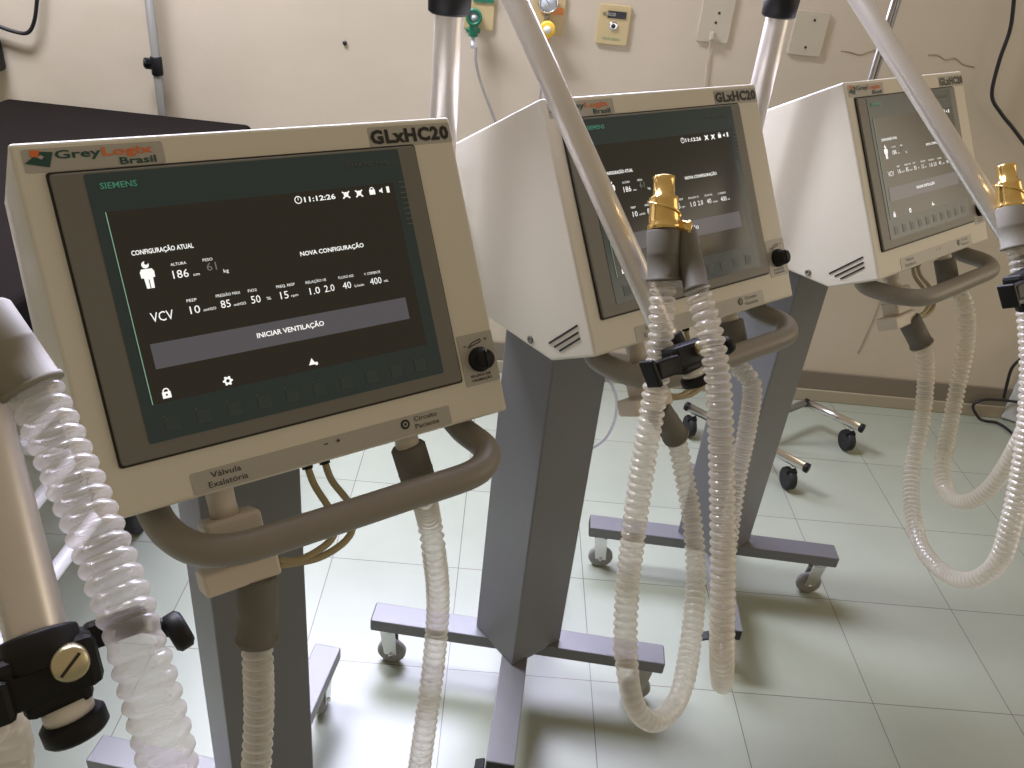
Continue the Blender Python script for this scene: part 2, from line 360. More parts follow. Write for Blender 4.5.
def ventilator(pos, yaw, pedoff, legyaw, label):
    """pos: world x,y of the top left front corner of the housing; pedoff: column centre in housing axes"""
    cy, sy = math.cos(yaw), math.sin(yaw)
    px = pos[0] + cy * pedoff[0] - sy * pedoff[1]; py = pos[1] + sy * pedoff[0] + cy * pedoff[1]
    root = empty('ventilator', (px, py, 0), yaw)
    tag(root, label, 'ventilator', 'ventilators standing in a row')
    ox, oy = -pedoff[0], -pedoff[1]
    F = boxframe(ox, oy)
    # --- housing
    mb = MB()
    y1, z1 = yz(H_, 0); y2, z2 = yz(H_, D1); zt = -YB / CT * ST
    prof = [(oy, Z0), (oy + y1, Z0 + z1), (oy + y2, Z0 + z2), (oy + YB, Z0 + z2), (oy + YB, Z0 + zt)]
    mb.prism(prof, 'x', ox, ox + W_, M['paint'], bev=0.0035, seg=3)
    link('housing', mb.data('housing'), root)
    # side slots and screw (left and right sides), in (v,d)
    for sx, nx in ((ox - 0.0006, -1), (ox + W_ + 0.0006, 1)):
        SF = Matrix.Translation((sx, oy, Z0)) @ Matrix(((0, 0, nx, 0), (CT, ST, 0, 0), (-ST, CT, 0, 0), (0, 0, 0, 1)))  # x: depth d, y: up along the face
        mb = MB()
        for (va, da), (vb, db) in (((.2898, .0833), (.2719, .0191)), ((.2957, .0742), (.2805, .0200)), ((.3014, .0652), (.2880, .0197))):
            a, b = Vector((da, -va, 0)), Vector((db, -vb, 0)); t = (b - a).normalized(); nn = Vector((-t.y, t.x, 0)) * 0.0013
            q = [a + nn, a - nn, b - nn, b + nn]
            fv = [mb.bm.verts.new(SF @ p) for p in q] + [mb.bm.verts.new(SF @ (p + Vector((0, 0, 0.0006)))) for p in q]
            for idx in ((4, 5, 6, 7), (0, 1, 5, 4), (1, 2, 6, 5), (2, 3, 7, 6), (3, 0, 4, 7)):
                mb.bm.faces.new([fv[i] for i in idx])
        mb.mi(M['ink']); link('vent_slots', mb.data('vent_slots'), root)
        mb = MB(); c = SF @ Vector((.122, -.282, -.001)); ax = Vector((nx, 0, 0))
        mb.lathe(c, ax, [(0, .0055), (.0022, .0055), (.003, .0045), (.003, .0025), (.0015, .0022)], M['bezel'], 12)
        link('housing_screw', mb.data('housing_screw'), root)
    # --- display panel
    mb = MB()
    mb.prism([(a, -b) for a, b in rrect(PU - .002, PV - .002, PU + PW + .002, PV + PH + .002, .003)], 'z', -.002, .0012, M['gasket'], mx=F)
    mb.prism([(a, -b) for a, b in rrect(PU, PV, PU + PW, PV + PH, .003)], 'z', -.002, .0045, M['bezel'], mx=F, bev=0.0012, seg=2)
    panel = link('display_panel', mb.data('display_panel'), root)
    mb = MB(); mb.prism([(a, -b) for a, b in rrect(.0478, PV + .0025, .3335, .2575, .002)], 'z', .004, .0051, M['glass'], mx=F)
    link('membrane_front', mb.data('membrane_front'), panel, 'dark teal membrane around the screen')
    mb = MB(); mb.prism([(.0570, -.0622), (.3210, -.0622), (.3210, -.2255), (.0570, -.2255)], 'z', .0045, .0055, M['screen'], mx=F)
    poly(mb, [(.0570, .0622), (.0577, .0622), (.0577, .2255), (.0570, .2255)], M['edge'], F, .0058)
    link('screen', mb.data('screen'), panel, 'lit dark screen')
    mb = MB(); z = .0062
    text(mb, 'SIEMENS', .0578, .0432, .0288, .0050, M['teal'], F, True, z)
    text(mb, 'SIMATIC HMI', .2760, .0440, .0440, .0036, M['greyprint'], F, False, z)
    for i in range(9):
        v = .062 + i * .0052
        poly(mb, [(.3260, v), (.3330, v), (.3330, v + .0012), (.3260, v + .0012)], M['greyprint'], F, z)
    link('panel_print', nosplit(mb), panel)
    for s, u, v, w, h, b in (('CONFIGURAÇÃO ATUAL', .0691, .1000, .0507, .0040, True), ('NOVA CONFIGURAÇÃO', .2119, .1205, .0640, .0040, True),
                             ('11:12:26', .2270, .0718, .0310, .0046, True), ('INICIAR VENTILAÇÃO', .1559, .1872, .0640, .0044, True)):
        mb = MB(); text(mb, s, u, v, w, h, M['lit'], F, b, z); link('screen_heading', nosplit(mb), panel)
    for s, u, v, w, h in (('186', .0975, .1240, .0130, .0068), ('cm', .1140, .1240, .0055, .0025), ('kg', .1400, .1250, .0045, .0030),
                          ('ALTURA', .0975, .1130, .0130, .0024), ('PESO', .1245, .1130, .0085, .0024),
                          ('VCV', .0720, .1575, .0185, .0080), ('10', .1045, .1560, .0085, .0066), ('cmH2O', .1155, .1555, .0110, .0024),
                          ('85', .1310, .1555, .0085, .0066), ('cmH2O', .1420, .1555, .0110, .0024), ('50', .1580, .1560, .0085, .0066), ('%', .1720, .1550, .0040, .0026),
                          ('15', .1850, .1565, .0075, .0066), ('rpm', .1950, .1560, .0065, .0024), ('1.0', .2130, .1570, .0100, .0062), ('2.0', .2275, .1570, .0100, .0062),
                          ('40', .2460, .1570, .0085, .0062), ('L/min', .2580, .1570, .0095, .0024), ('400', .2745, .1575, .0120, .0062), ('mL', .2890, .1570, .0048, .0024),
                          ('PEEP', .1035, .1455, .0085, .0024), ('PRESSÃO MÁX', .1285, .1455, .0215, .0024), ('FiO2', .1570, .1455, .0080, .0024),
                          ('FREQ. RESP', .1830, .1460, .0175, .0024), ('RELAÇÃO I:E', .2110, .1465, .0200, .0024), ('FLUXO INS', .2435, .1470, .0155, .0024), ('V. CORRENTE', .2700, .1475, .0170, .0024)):
        mb = MB(); text(mb, s, u, v, w, h, M['lit'], F, False, z); link('screen_value', nosplit(mb), panel)
    mb = MB(); text(mb, '61', .1265, .1215, .0085, .0068, M['litdim'], F, False, z)
    link('screen_value', nosplit(mb), panel)
    L_ = M['lit']; icon = lambda: link('screen_icon', nosplit(mb), panel); mb = MB()
    # little standing figure
    disc(mb, .0775, .1090, .0030, L_, F, z); disc(mb, .0785, .1075, .0016, M['screen'], F, z + .0003)
    poly(mb, [(.0735, .1125), (.0820, .1125), (.0835, .1150), (.0832, .1200), (.0815, .1200), (.0810, .1290), (.0748, .1290), (.0742, .1200), (.0722, .1200), (.0720, .1150)], L_, F, z)
    poly(mb, [(.0775, .1215), (.0782, .1215), (.0782, .1290), (.0775, .1290)], M['screen'], F, z + .0003)
    icon(); mb = MB()
    # clock, bells, battery
    disc(mb, .2213, .0692, .0036, L_, F, z, 20, .0028); poly(mb, [(.2210, .0668), (.2216, .0668), (.2216, .0696), (.2210, .0696)], L_, F, z)
    icon()
    for cu_ in (.2690, .2825):
        mb = MB()
        poly(mb, [(cu_ - .004, .0665), (cu_ - .0028, .0658), (cu_ + .0042, .0722), (cu_ + .0030, .0730)], L_, F, z)
        poly(mb, [(cu_ + .0042, .0665), (cu_ + .0030, .0658), (cu_ - .004, .0722), (cu_ - .0028, .0730)], L_, F, z)
        disc(mb, cu_, .0690, .0024, L_, F, z + .0001, 12); icon()
    mb = MB(); poly(mb, [(.2935, .0670), (.2995, .0670), (.2995, .0718), (.2935, .0718)], L_, F, z); disc(mb, .2965, .0668, .0023, L_, F, z, 12, .0015); icon()
    mb = MB(); poly(mb, [(.3040, .0680), (.3055, .0680), (.3075, .0660), (.3075, .0715), (.3055, .0700), (.3040, .0700)], L_, F, z); icon()
    mb = MB(); poly(mb, [(.3120, .0655), (.3150, .0655), (.3150, .0715), (.3120, .0715)], L_, F, z); icon(); mb = MB()
    # padlock, gear, warning triangle along the bottom
    poly(mb, [(.0665, .2170), (.0735, .2170), (.0735, .2225), (.0665, .2225)], L_, F, z); disc(mb, .0700, .2165, .0028, L_, F, z, 14, .0018); disc(mb, .0700, .2195, .0010, M['screen'], F, z + .0003, 8); icon(); mb = MB()
    disc(mb, .1220, .2190, .0033, L_, F, z, 16, .0016)
    for k in range(6):
        a = PI * k / 3; c, s = math.cos(a), math.sin(a)
        P = lambda x_, y_: (.1220 + c * x_ - s * y_, .2190 + s * x_ + c * y_)
        poly(mb, [P(.0028, -.0010), P(.0043, -.0008), P(.0043, .0008), P(.0028, .0010)], L_, F, z)
    icon(); mb = MB()
    poly(mb, [(.2005, .2150), (.2040, .2210), (.1970, .2210)], L_, F, z); disc(mb, .2042, .2206, .0016, L_, F, z + .0001, 10)
    icon()
    mb = MB(); mb.prism([(.0665, -.1752), (.3080, -.1752), (.3080, -.1968), (.0665, -.1968)], 'z', .0052, .0059, M['button'], mx=F)
    link('start_button', mb.data('start_button'), panel, 'wide grey on-screen bar')
    for k in range(10):
        u = .0692 + k * .02659; mb = MB()
        mb.prism([(a, -b) for a, b in rrect(u - .0055, .2385, u + .0065, .2505, .001)], 'z', .0050, .0055, M['key'], mx=F)
        poly(mb, [(u - .0065, .2365), (u - .0045, .2365), (u - .0045, .2378), (u - .0065, .2378)], M['greyprint'], F, .0060)
        link('function_key', mb.data('function_key'), panel)
    # --- stickers
    def sticker(name, u0_, v0_, u1, v1, lab=None):
        mb = MB(); mb.prism([(a, -b) for a, b in rrect(u0_, v0_, u1, v1, .002)], 'z', -.0005, .0006, M['sticker'], mx=F)
        return link(name, mb.data(name), root, lab)
    st = sticker('maker_sticker', .0080, .0060, .1150, .0248, 'silver sticker with a logo and two words'); mb = MB(); z2_ = .0012
    poly(mb, [(.0085, .0172), (.0212, .0086), (.0302, .0095), (.0256, .0214)], M['darkgreen'], F, z2_)
    poly(mb, [(.0140, .0072), (.0212, .0076), (.0188, .0132), (.0136, .0120)], M['orange'], F, z2_ + .0003)
    poly(mb, [(.0185, .0132), (.0208, .0112), (.0232, .0130), (.0208, .0150)], M['sticker'], F, z2_ + .0006)
    text(mb, 'Grey', .0310, .0150, .0345, .0066, M['darkgreen'], F, True, z2_)
    text(mb, 'Logix', .0665, .0150, .0400, .0066, M['orange'], F, True, z2_)
    text(mb, 'Brasil', .0785, .0232, .0290, .0058, M['darkgreen'], F, True, z2_)
    link('sticker_lettering', nosplit(mb), st)
    st = sticker('model_sticker', .3080, .0062, .4000, .0262, 'silver sticker with black model code'); mb = MB()
    text(mb, 'GLxHC20', .3090, .0222, .0880, .0130, M['ink'], F, 2, z2_)
    link('sticker_lettering', nosplit(mb), st)
    st = sticker('port_sticker', .0735, .2915, .3335, .3110, 'long silver sticker naming the ports'); mb = MB()
    text(mb, 'Válvula', .0905, .2995, .0265, .0052, M['ink'], F, False, z2_)
    text(mb, 'Exalatória', .0870, .3078, .0345, .0052, M['ink'], F, False, z2_)
    text(mb, '-', .1960, .2990, .0040, .0060, M['ink'], F, True, z2_); text(mb, '+', .2080, .2995, .0045, .0052, M['ink'], F, True, z2_)
    disc(mb, .2815, .2990, .0050, M['ink'], F, z2_, 18); disc(mb, .2815, .2990, .0026, M['sticker'], F, z2_ + .0003, 12, .0016)
    text(mb, 'Circuito', .2920, .2985, .0260, .0046, M['ink'], F, False, z2_)
    text(mb, 'Paciente', .2920, .3062, .0270, .0046, M['ink'], F, False, z2_)
    link('sticker_lettering', nosplit(mb), st)
    # --- knob
    st = sticker('knob_plate', .3585, .2250, .4005, .2790, 'silver plate behind the black knob'); mb = MB()
    pts = [(.3690, .2390), (.3745, .2345), (.3850, .2320), (.3850, .2350), (.3755, .2370)]
    for a, b in zip(pts, pts[1:] + pts[:1]):
        d = Vector((b[0] - a[0], b[1] - a[1])).normalized(); nx_, ny_ = -d.y * .0005, d.x * .0005
        poly(mb, [(a[0] + nx_, a[1] + ny_), (a[0] - nx_, a[1] - ny_), (b[0] - nx_, b[1] - ny_), (b[0] + nx_, b[1] + ny_)], M['ink'], F, z2_)
    text(mb, '-', .3640, .2385, .0035, .005, M['ink'], F, True, z2_); text(mb, '+', .3895, .2350, .0035, .0040, M['ink'], F, True, z2_)
    text(mb, 'FLUXO DE', .3660, .2705, .0240, .0026, M['ink'], F, True, z2_); text(mb, 'CALIBRAÇÃO', .3660, .2750, .0250, .0026, M['ink'], F, True, z2_)
    link('plate_lettering', nosplit(mb), st)
    mb = MB(); kc = F @ Vector((.3795, -.2530, 0)); fn = (F.to_3x3() @ Vector((0, 0, 1)))
    mb.lathe(kc, fn, [(0, .0128), (.004, .0132), (.006, .0125), (.006, .0112), (.015, .0105), (.017, .0095), (.0172, .0)], M['black'], 32, cap=False)
    mb.box((.3795, -.2530, .017), (.0025, .018, .003), M['black'], mx=F, bev=.0008)
    poly(mb, [(.3788, .2425), (.3802, .2425), (.3802, .2455), (.3788, .2455)], M['sticker'], F, .0185)
    link('control_knob', mb.data('control_knob'), root, 'black round knob')
    # --- handle: bent grey tube under the front edge
    e = lambda u, v, d: F @ Vector((u, -v, -d))
    ctrl = [e(.045, H_ - .012, .055), e(.045, H_ + .010, .050), e(.050, H_ + .028, .020), e(.065, H_ + .042, -.008), e(.095, H_ + .049, -.022), e(.15, H_ + .05, -.026),
            e(.25, H_ + .05, -.026), e(.328, H_ + .050, -.024), e(.356, H_ + .043, -.014), e(.367, H_ + .032, .004), e(.363, H_ + .013, .036), e(.358, H_ - .01, .055)]
    P, L = spline(ctrl, .006); mb = MB(); mb.sweep(P, .0145, M['handle'], 24)
    link('handle', mb.data('handle'), root, 'bent grey tubular handle')
    # --- ports under the front edge
    dn = (F.to_3x3() @ Vector((0, -1, 0)))
    mb = MB(); p = e(.2950, H_ - .002, .035)
    mb.lathe(p, dn, [(0, .017), (.004, .017), (.004, .0125), (.016, .0125), (.016, .014), (.019, .014), (.019, .011), (.034, .0105)], M['valve'], 24)
    link('patient_port', mb.data('patient_port'), root, 'pale port nozzle')
    mb = MB(); p = e(.1010, H_ - .002, .035)
    mb.lathe(p, dn, [(0, .018), (.003, .018), (.003, .013), (.020, .0125), (.030, .0135), (.030, .009)], M['valve'], 24)
    q = p + dn * .030
    mbx = Matrix.Translation(q) @ F.to_3x3().to_4x4()
    mb.box((.003, -.011, .0), (.052, .022, .034), M['valve'], mx=mbx, bev=.004)
    mb.box((.008, -.034, -.006), (.042, .026, .030), M['valve'], mx=mbx, bev=.004)
    mb.box((.001, -.056, -.004), (.070, .022, .036), M['valve'], mx=mbx, bev=.003)
    val = link('exhalation_valve', mb.data('exhalation_valve'), root, 'pale blocky exhalation valve')
    valbot = q + dn * .067 + Vector((.016, 0, 0))
    # thin pressure tubes
    for i, u in enumerate((.1880, .2060)):
        mb = MB(); s0 = e(u, H_ - .004, .04)
        mb.lathe(s0, dn, [(0, .0055), (.012, .0055)], M['black'], 12)
        mid = [s0 + dn * .008, s0 + dn * .03 + Vector((.003, 0, 0)), e(u + .010 + .003 * i, H_ + .056, .030), e(u + .004, H_ + .079 + .003 * i, .026), e(u - .030, H_ + .089 + .004 * i, .026), e(.136, H_ + .083 + .005 * i, .030)]
        P, L = spline(mid, .005); mb.sweep(P, .0036, M['tube'], 12)
        link('pressure_tube', mb.data('pressure_tube'), root, 'thin tan rubber tube')
    # --- column
    a = .060
    mb = MB(); mb.prism([(-a, -a), (a, -a), (a, a), (-a, a)], 'z', .134, ZB, M['column'], bev=.0025, seg=2)
    link('column', mb.data('column'), root, 'square grey column')
    mb = MB(); mb.box((0, 0, .131), (.116, .116, .006), M['column'], bev=.001); link('column_foot', mb.data('column_foot'), root)
    # --- cross base: four legs with casters
    for k in range(4):
        an = R(legyaw + 90 * k) - yaw; c, s = math.cos(an), math.sin(an)
        LM = Matrix.Rotation(an, 4, 'Z')
        mb = MB(); mb.box((.155, 0, .1195), (.274, .050, .028), M['column'], mx=LM, bev=.0018)
        mb.box((.2915, 0, .1195), (.003, .046, .024), M['rubber'], mx=LM, bev=.0008)
        leg = link('base_leg', mb.data('base_leg'), root)
        mb = MB(); x_ = .262
        mb.cyl((x_, 0, .106), (x_, 0, .092), .017, M['chrome'], 20, mx=LM, bev=.002)
        for sd in (-1, 1):
            mb.prism([(x_ - .016, .094), (x_ + .014, .094), (x_ + .004, .030), (x_ - .022, .030)], 'y', sd * .012 - .0012, sd * .012 + .0012, M['chrome'], mx=LM)
        mb.lathe((x_ - .009, -.009, .030), (0, 1, 0), [(0, .022), (.002, .027), (.005, .0295), (.013, .0295), (.016, .027), (.018, .022)], M['wheel'], 28, mx=LM)
        mb.cyl((x_ - .009, -.016, .030), (x_ - .009, .016, .030), .0045, M['chrome'], 12, mx=LM)
        if k == 3:
            mb.box((x_ - .006, -.036, .070), (.022, .018, .006), M['black'], mx=LM, bev=.002, rot=Matrix.Rotation(R(25), 4, 'X'))
            mb.box((x_ - .006, -.024, .058), (.012, .004, .030), M['chrome'], mx=LM, rot=Matrix.Rotation(R(30), 4, 'X'))
        link('caster', mb.data('caster'), leg, 'pale caster wheel in a metal fork')
    bpy.context.view_layer.update()
    RM = Matrix.Translation((px, py, 0)) @ Matrix.Rotation(yaw, 4, 'Z')
    return dict(root=root, F=RM @ F, e=lambda u, v, d: RM @ e(u, v, d), dn=RM.to_3x3() @ dn, valve=RM @ valbot)

VENTS = [((-.4160, .6388), R(37.12), (.173, .0776), -6, 'nearest ventilator, at left, with its dark screen menu clearly readable'),
         ((-.0036, 1.0169), R(40.47), (.157, .078), -3, 'middle ventilator of the row, its screen crossed by an aluminium arm and gold connector'),
         ((.4591, 1.3742), R(42.66), (.1515, .086), -1.5, 'farthest ventilator, at right next to the bare wall, showing its white left side')]
V = [ventilator(*a) for a in VENTS]

# ------------------------------------------------------------------ hose support arms
def support(k, polexy, joint, tip, label, xs=0.0):
    v = V[k]; F3 = v['F'].to_3x3()
    root = empty('hose_support_arm', (polexy[0], polexy[1], 0.80)); base = Vector((polexy[0], polexy[1], 0.80))
    tag(root, label, 'support arm', 'aluminium arms holding the hoses')
    T = Matrix.Translation(-base)
    X, UP, N = F3 @ Vector((1, 0, 0)), F3 @ Vector((0, 1, 0)), F3 @ Vector((0, 0, 1))
    px, py = polexy; jz = joint[2]
    mb = MB(); mb.cyl((px, py, .95), (px, py, jz + .01), .0180, M['alu'], 28, mx=T, bev=.001); link('pole', mb.data('pole'), root)
    mb = MB(); mb.box(Vector((px, py, 1.0)) + X * .012, (.03, .03, .04), M['paint'], mx=T, bev=.004)
    link('pole_bracket', mb.data('pole_bracket'), root)
    mb = MB(); mb.lathe((px, py, 1.262 + (.006 if k == 2 else 0)), (0, 0, 1), [(0, .022), (.003, .026), (.036, .027), (.040, .024), (.070, .024), (.072, .018)], M['black'], 28, mx=T)
    mb.cyl((px + .015, py - .01, 1.315), (px - .045, py - .028, 1.315), .007, M['black'], 16, mx=T, bev=.001)
    mb.cyl((px, py, jz - .03), (px, py, jz + .035), .024, M['black'], 28, mx=T, bev=.004)
    link('pole_clamp', mb.data('pole_clamp'), root, 'black clamp on the pole')
    j = Vector(joint); t = Vector(tip)
    a = (t - j).normalized(); side = a.cross(N).normalized()
    mb = MB(); q = [j.lerp(t, s_) for s_ in (0, 1)]
    mb.cyl(j, t, .0138, M['alu'], 28, mx=T, bev=.001)
    link('arm_tube', mb.data('arm_tube'), root, 'long aluminium tube')
    # clip head: black body, bar, ring for each hose, bolt and thumb knobs
    FM = T @ Matrix.Translation(t + N * xs * 1.3 - X * (xs * .95 + (.078 if k == 2 else 0)) + UP * (xs * -.1 - (.004 if k == 2 else 0))) @ F3.to_4x4()
    mb = MB()
    mb.cyl(t - a * .010, t + a * .008, .0178, M['black'], 24, mx=T, bev=.002)
    mb.box((xs * .55, -.008, .000), (.046 + xs * .5, .026, .026), M['black'], mx=FM, bev=.005)
    mb.box((.002 + xs * .3, -.020, .000), (.030, .014, .022), M['black'], mx=FM, bev=.004)
    mb.box((.034 + xs * .6, -.001, -.006), (.030, .013, .012), M['black'], mx=FM, bev=.003)
    mb.box((-.032, -.012, .012), (.034, .020, .012), M['black'], mx=FM, bev=.003)
    mb.box((-.052, -.014, .008), (.006, .030, .020), M['black'], mx=FM, bev=.002, rot=Matrix.Rotation(R(12), 4, 'Z'))
    mb.cyl((.045, -.004, -.008), (.062 + xs * 1.0, -.014, -.006), .0045, M['black'], 12, mx=FM)
    head = link('hose_clip', mb.data('hose_clip'), root, 'black plastic hose clip')
    bx_ = .010 + xs * .45
    mb = MB(); mb.lathe(FM @ Vector((bx_, -.004, .012)), (FM.to_3x3() @ Vector((0, 0, 1))), [(0, .0084), (.007, .0084), (.0082, .0072), (.0082, 0)], M['brass'], 24, cap=False)
    mb.box((bx_, -.004, .0204), (.0125, .0014, .0006), M['ink'], mx=FM, rot=Matrix.Rotation(R(40), 4, 'Z'))
    link('bolt', mb.data('bolt'), head, 'slotted metal bolt')
    d3 = FM.to_3x3() @ Vector((.1, -1, 0)); tx = .004 + xs * .4
    mb = MB(); mb.lathe(FM @ Vector((tx, -.025, .002)), d3, [(0, .0115), (.009, .0115)], M['white'], 20)
    mb.lathe(FM @ Vector((tx + .001, -.0325, .002)), d3, [(0, .013), (.002, .0150), (.009, .0150), (.011, .013)], M['black'], 24)
    link('thumb_screw', mb.data('thumb_screw'), head, 'black thumb screw with a white collar')
    mb = MB(); mb.lathe(FM @ Vector((.056 + xs * 1.0, -.015, -.006)), FM.to_3x3() @ Vector((1, .25, 0)), [(0, .0085), (.002, .0105), (.008, .0105), (.010, .008)], M['black'], 20)
    link('thumb_screw', mb.data('thumb_screw'), head)
    return t, FM
tipA2 = at(670, 345, .945); tipA3 = at(1026, 262, 1.31); tipA1 = at(42, 654, .475)
jA2 = Vector((-.125, 1.098, 1.36)); jA3 = Vector((.347, 1.417, 1.38)); 
support(0, (-.565, .735), at(-107, 72, .60), tipA1, 'nearest aluminium arm, at the lower left edge, ending in a large black clip')
support(1, (-.125, 1.098), at(490, -55, 1.03), tipA2, 'aluminium arm slanting across the middle ventilator down to its two hoses', .024)
support(2, (.347, 1.417), at(822, -60, 1.42), tipA3, 'aluminium arm slanting across the farthest ventilator at right', .02)

# ------------------------------------------------------------------ breathing hoses
def cuff(root, p, q, r, m=None, lab=None, taper=1.0):
    p, q = Vector(p), Vector(q); L = (q - p).length; mb = MB()
    mb.lathe(p, q - p, [(0, r * .9 * taper), (L * .04, r * taper), (L * .45, r * taper), (L * .48, r * taper * 1.02), (L * .5, r), (L * .93, r), (L * .94, r * 1.08), (L, r * 1.08), (L, r * .8)], m or M['cuff'], 28)
    return link('end_cuff', mb.data('end_cuff'), root, lab)
def hose(label, ctrl, r=.0145, m='hose', group='ribbed clear breathing hoses', cuffs=(), **kw):
    root = empty('breathing_hose', ctrl[0]); b = Vector(ctrl[0])
    tag(root, label, 'hose', group)
    mb = corr([Vector(c) - b for c in ctrl], r, M[m], **kw); link('ribbed_tube', mb.data('ribbed_tube', False), root)
    for (p, q, rr, mm, lab) in cuffs: cuff(root, Vector(p) - b, Vector(q) - b, rr, M[mm], lab)
    return root
# --- ventilator 1
e = V[0]['e']; pp = e(.295, H_ + .012, .035)
pe = at(424, 498, (pp - Vector((0, 0, CH))).length + .02)
hose('ribbed hose hanging from the patient port of the nearest ventilator, right of its column',
     [pe, at(429, 520, .955), at(434, 552, .97), at(438, 600, 1.02), at(434, 660, 1.06), at(424, 735, 1.10), at(415, 800, 1.15), at(405, 900, 1.2)], .0142,
     cuffs=[(pp, pe, .0185, 'cuff', 'dark grey cuff')])
vb = V[0]['valve']; ve = at(256, 637, vb.length and (vb - Vector((0, 0, CH))).length + .03)
hose('ribbed hose hanging from the exhalation valve in front of the nearest column',
     [ve, at(258, 665, (ve - Vector((0, 0, CH))).length + .01), at(259, 710, .92), at(256, 770, .95), at(250, 850, 1.0), at(246, 920, 1.05)], .0150,
     cuffs=[(vb - V[0]['dn'] * .003, ve + V[0]['dn'] * .004, .0190, 'cuff', 'dark grey cuff')])
hose('largest ribbed hose, at the left edge, running down through the big black clip',
     [at(33, 388, .50), at(46, 415, .495), at(70, 470, .485), at(97, 535, .475), at(122, 600, .468), at(138, 650, .465), at(154, 705, .47), at(168, 765, .48), at(180, 850, .5)], .0143, 'hose_clear', pitch=.0088, amp=.0018, smooth=((.515, .60),),
     cuffs=[(at(-22, 312, .51), at(33, 391, .50), .0158, 'cuff_light', 'pale grey cuff')])
hose('end of a pale hose loop in the bottom left corner under the clip',
     [at(-70, 380, .50), at(-120, 560, .50), at(-110, 740, .50), at(-70, 800, .52), at(-50, 780, .535), at(-20, 735, .55), at(0, 722, .56), at(12, 745, .57), at(8, 790, .58), at(-10, 850, .6)], .011, 'hose_milky', amp=.0006)
# --- ventilator 2
e = V[1]['e']; pp = e(.295, H_ + .012, .035); dn2 = V[1]['dn']; pe = pp + dn2 * .05
hose('right hose of the pair clipped to the middle arm, hanging straight down',
     [pe, pe + dn2 * .02, at(752, 385, 1.26), at(748, 425, 1.29), at(738, 475, 1.32), at(730, 530, 1.33), at(724, 590, 1.30), at(722, 650, 1.20), at(722, 678, 1.13), at(722, 680, 1.06), at(722, 640, .99), at(723, 560, .95), at(722, 480, .925),
      at(720, 410, .905), at(716, 365, .895), at(708, 325, .895), at(697, 290, .90)], .0143, smooth=((.42, .62),),
     cuffs=[(pp, pe + dn2 * .004, .0185, 'cuff', 'grey cuff at the port'), (at(684, 230, .925), at(697, 292, .90), .0130, 'cuff', 'grey tapered cuff')])
vb = V[1]['valve']; ve = at(676, 436, (vb - Vector((0, 0, CH))).length + .05)
hose('ribbed hose from the middle exhalation valve, looping low and back up to the gold connector',
     [ve, at(682, 465, 1.20), at(692, 520, 1.20), at(696, 575, 1.19), at(691, 640, 1.16), at(679, 697, 1.12), at(656, 721, 1.08), at(635, 706, 1.04), at(626, 655, 1.01), at(627, 595, .99), at(634, 530, .965),
      at(643, 465, .945), at(653, 405, .925), at(660, 350, .915), at(662, 305, .91), at(664, 279, .91)], .0143, smooth=((.34, .56),),
     cuffs=[(vb, ve, .0180, 'cuff', 'brownish cuff under the valve'), (at(663, 229, .912), at(664, 281, .91), .0175, 'cuff', 'wide grey cuff')])
# --- ventilator 3
e = V[2]['e']; pp = e(.295, H_ + .012, .035); dn3 = V[2]['dn']; pe = pp + dn3 * .05
hose('ribbed hose from the farthest patient port, making the smaller inner loop',
     [pe, at(965, 305, 1.68), at(966, 345, 1.72), at(958, 385, 1.74), at(949, 430, 1.74), at(942, 468, 1.70), at(947, 493, 1.66), at(965, 502, 1.60), at(988, 490, 1.54), at(1010, 460, 1.48), at(1030, 420, 1.42), at(1040, 350, 1.36), at(1036, 290, 1.32), at(1030, 250, 1.31)], .0148, smooth=((.42, .70),),
     cuffs=[(pp, pe, .0185, 'cuff', 'grey cuff at the port')])
vb = V[2]['valve']
hose('ribbed hose from the farthest exhalation valve, making the larger outer loop',
     [at(922, 343, 1.62), at(926, 370, 1.65), at(922, 420, 1.68), at(912, 470, 1.68), at(912, 510, 1.64), at(922, 548, 1.58), at(945, 573, 1.52), at(972, 580, 1.46), at(998, 562, 1.41), at(1012, 520, 1.37), at(1024, 460, 1.34), at(1031, 390, 1.31), at(1030, 330, 1.29), at(1024, 280, 1.28), at(1019, 246, 1.28)], .0148, smooth=((.32, .60),),
     cuffs=[(at(908, 318, 1.60), at(922, 345, 1.62), .0190, 'cuff', 'dark grey cuff hanging free'), (at(1010, 206, 1.285), at(1017, 248, 1.28), .0180, 'cuff_light', 'grey cuff below the gold connector')])
# pale adapter between the far valve and its cuff
mb = MB(); c0 = at(887, 302, 1.585); c1 = at(909, 320, 1.60)
mb.lathe(Vector(), c1 - c0, [(0, .010), (.006, .016), (.016, .016), (.020, .012), ((c1 - c0).length, .012)], M['hose_milky'], 20)
o = link('hose_adapter', mb.data('hose_adapter')); o.location = c0
tag(o, 'milky plastic adapter between the farthest valve and its dark grey cuff', 'adapter')

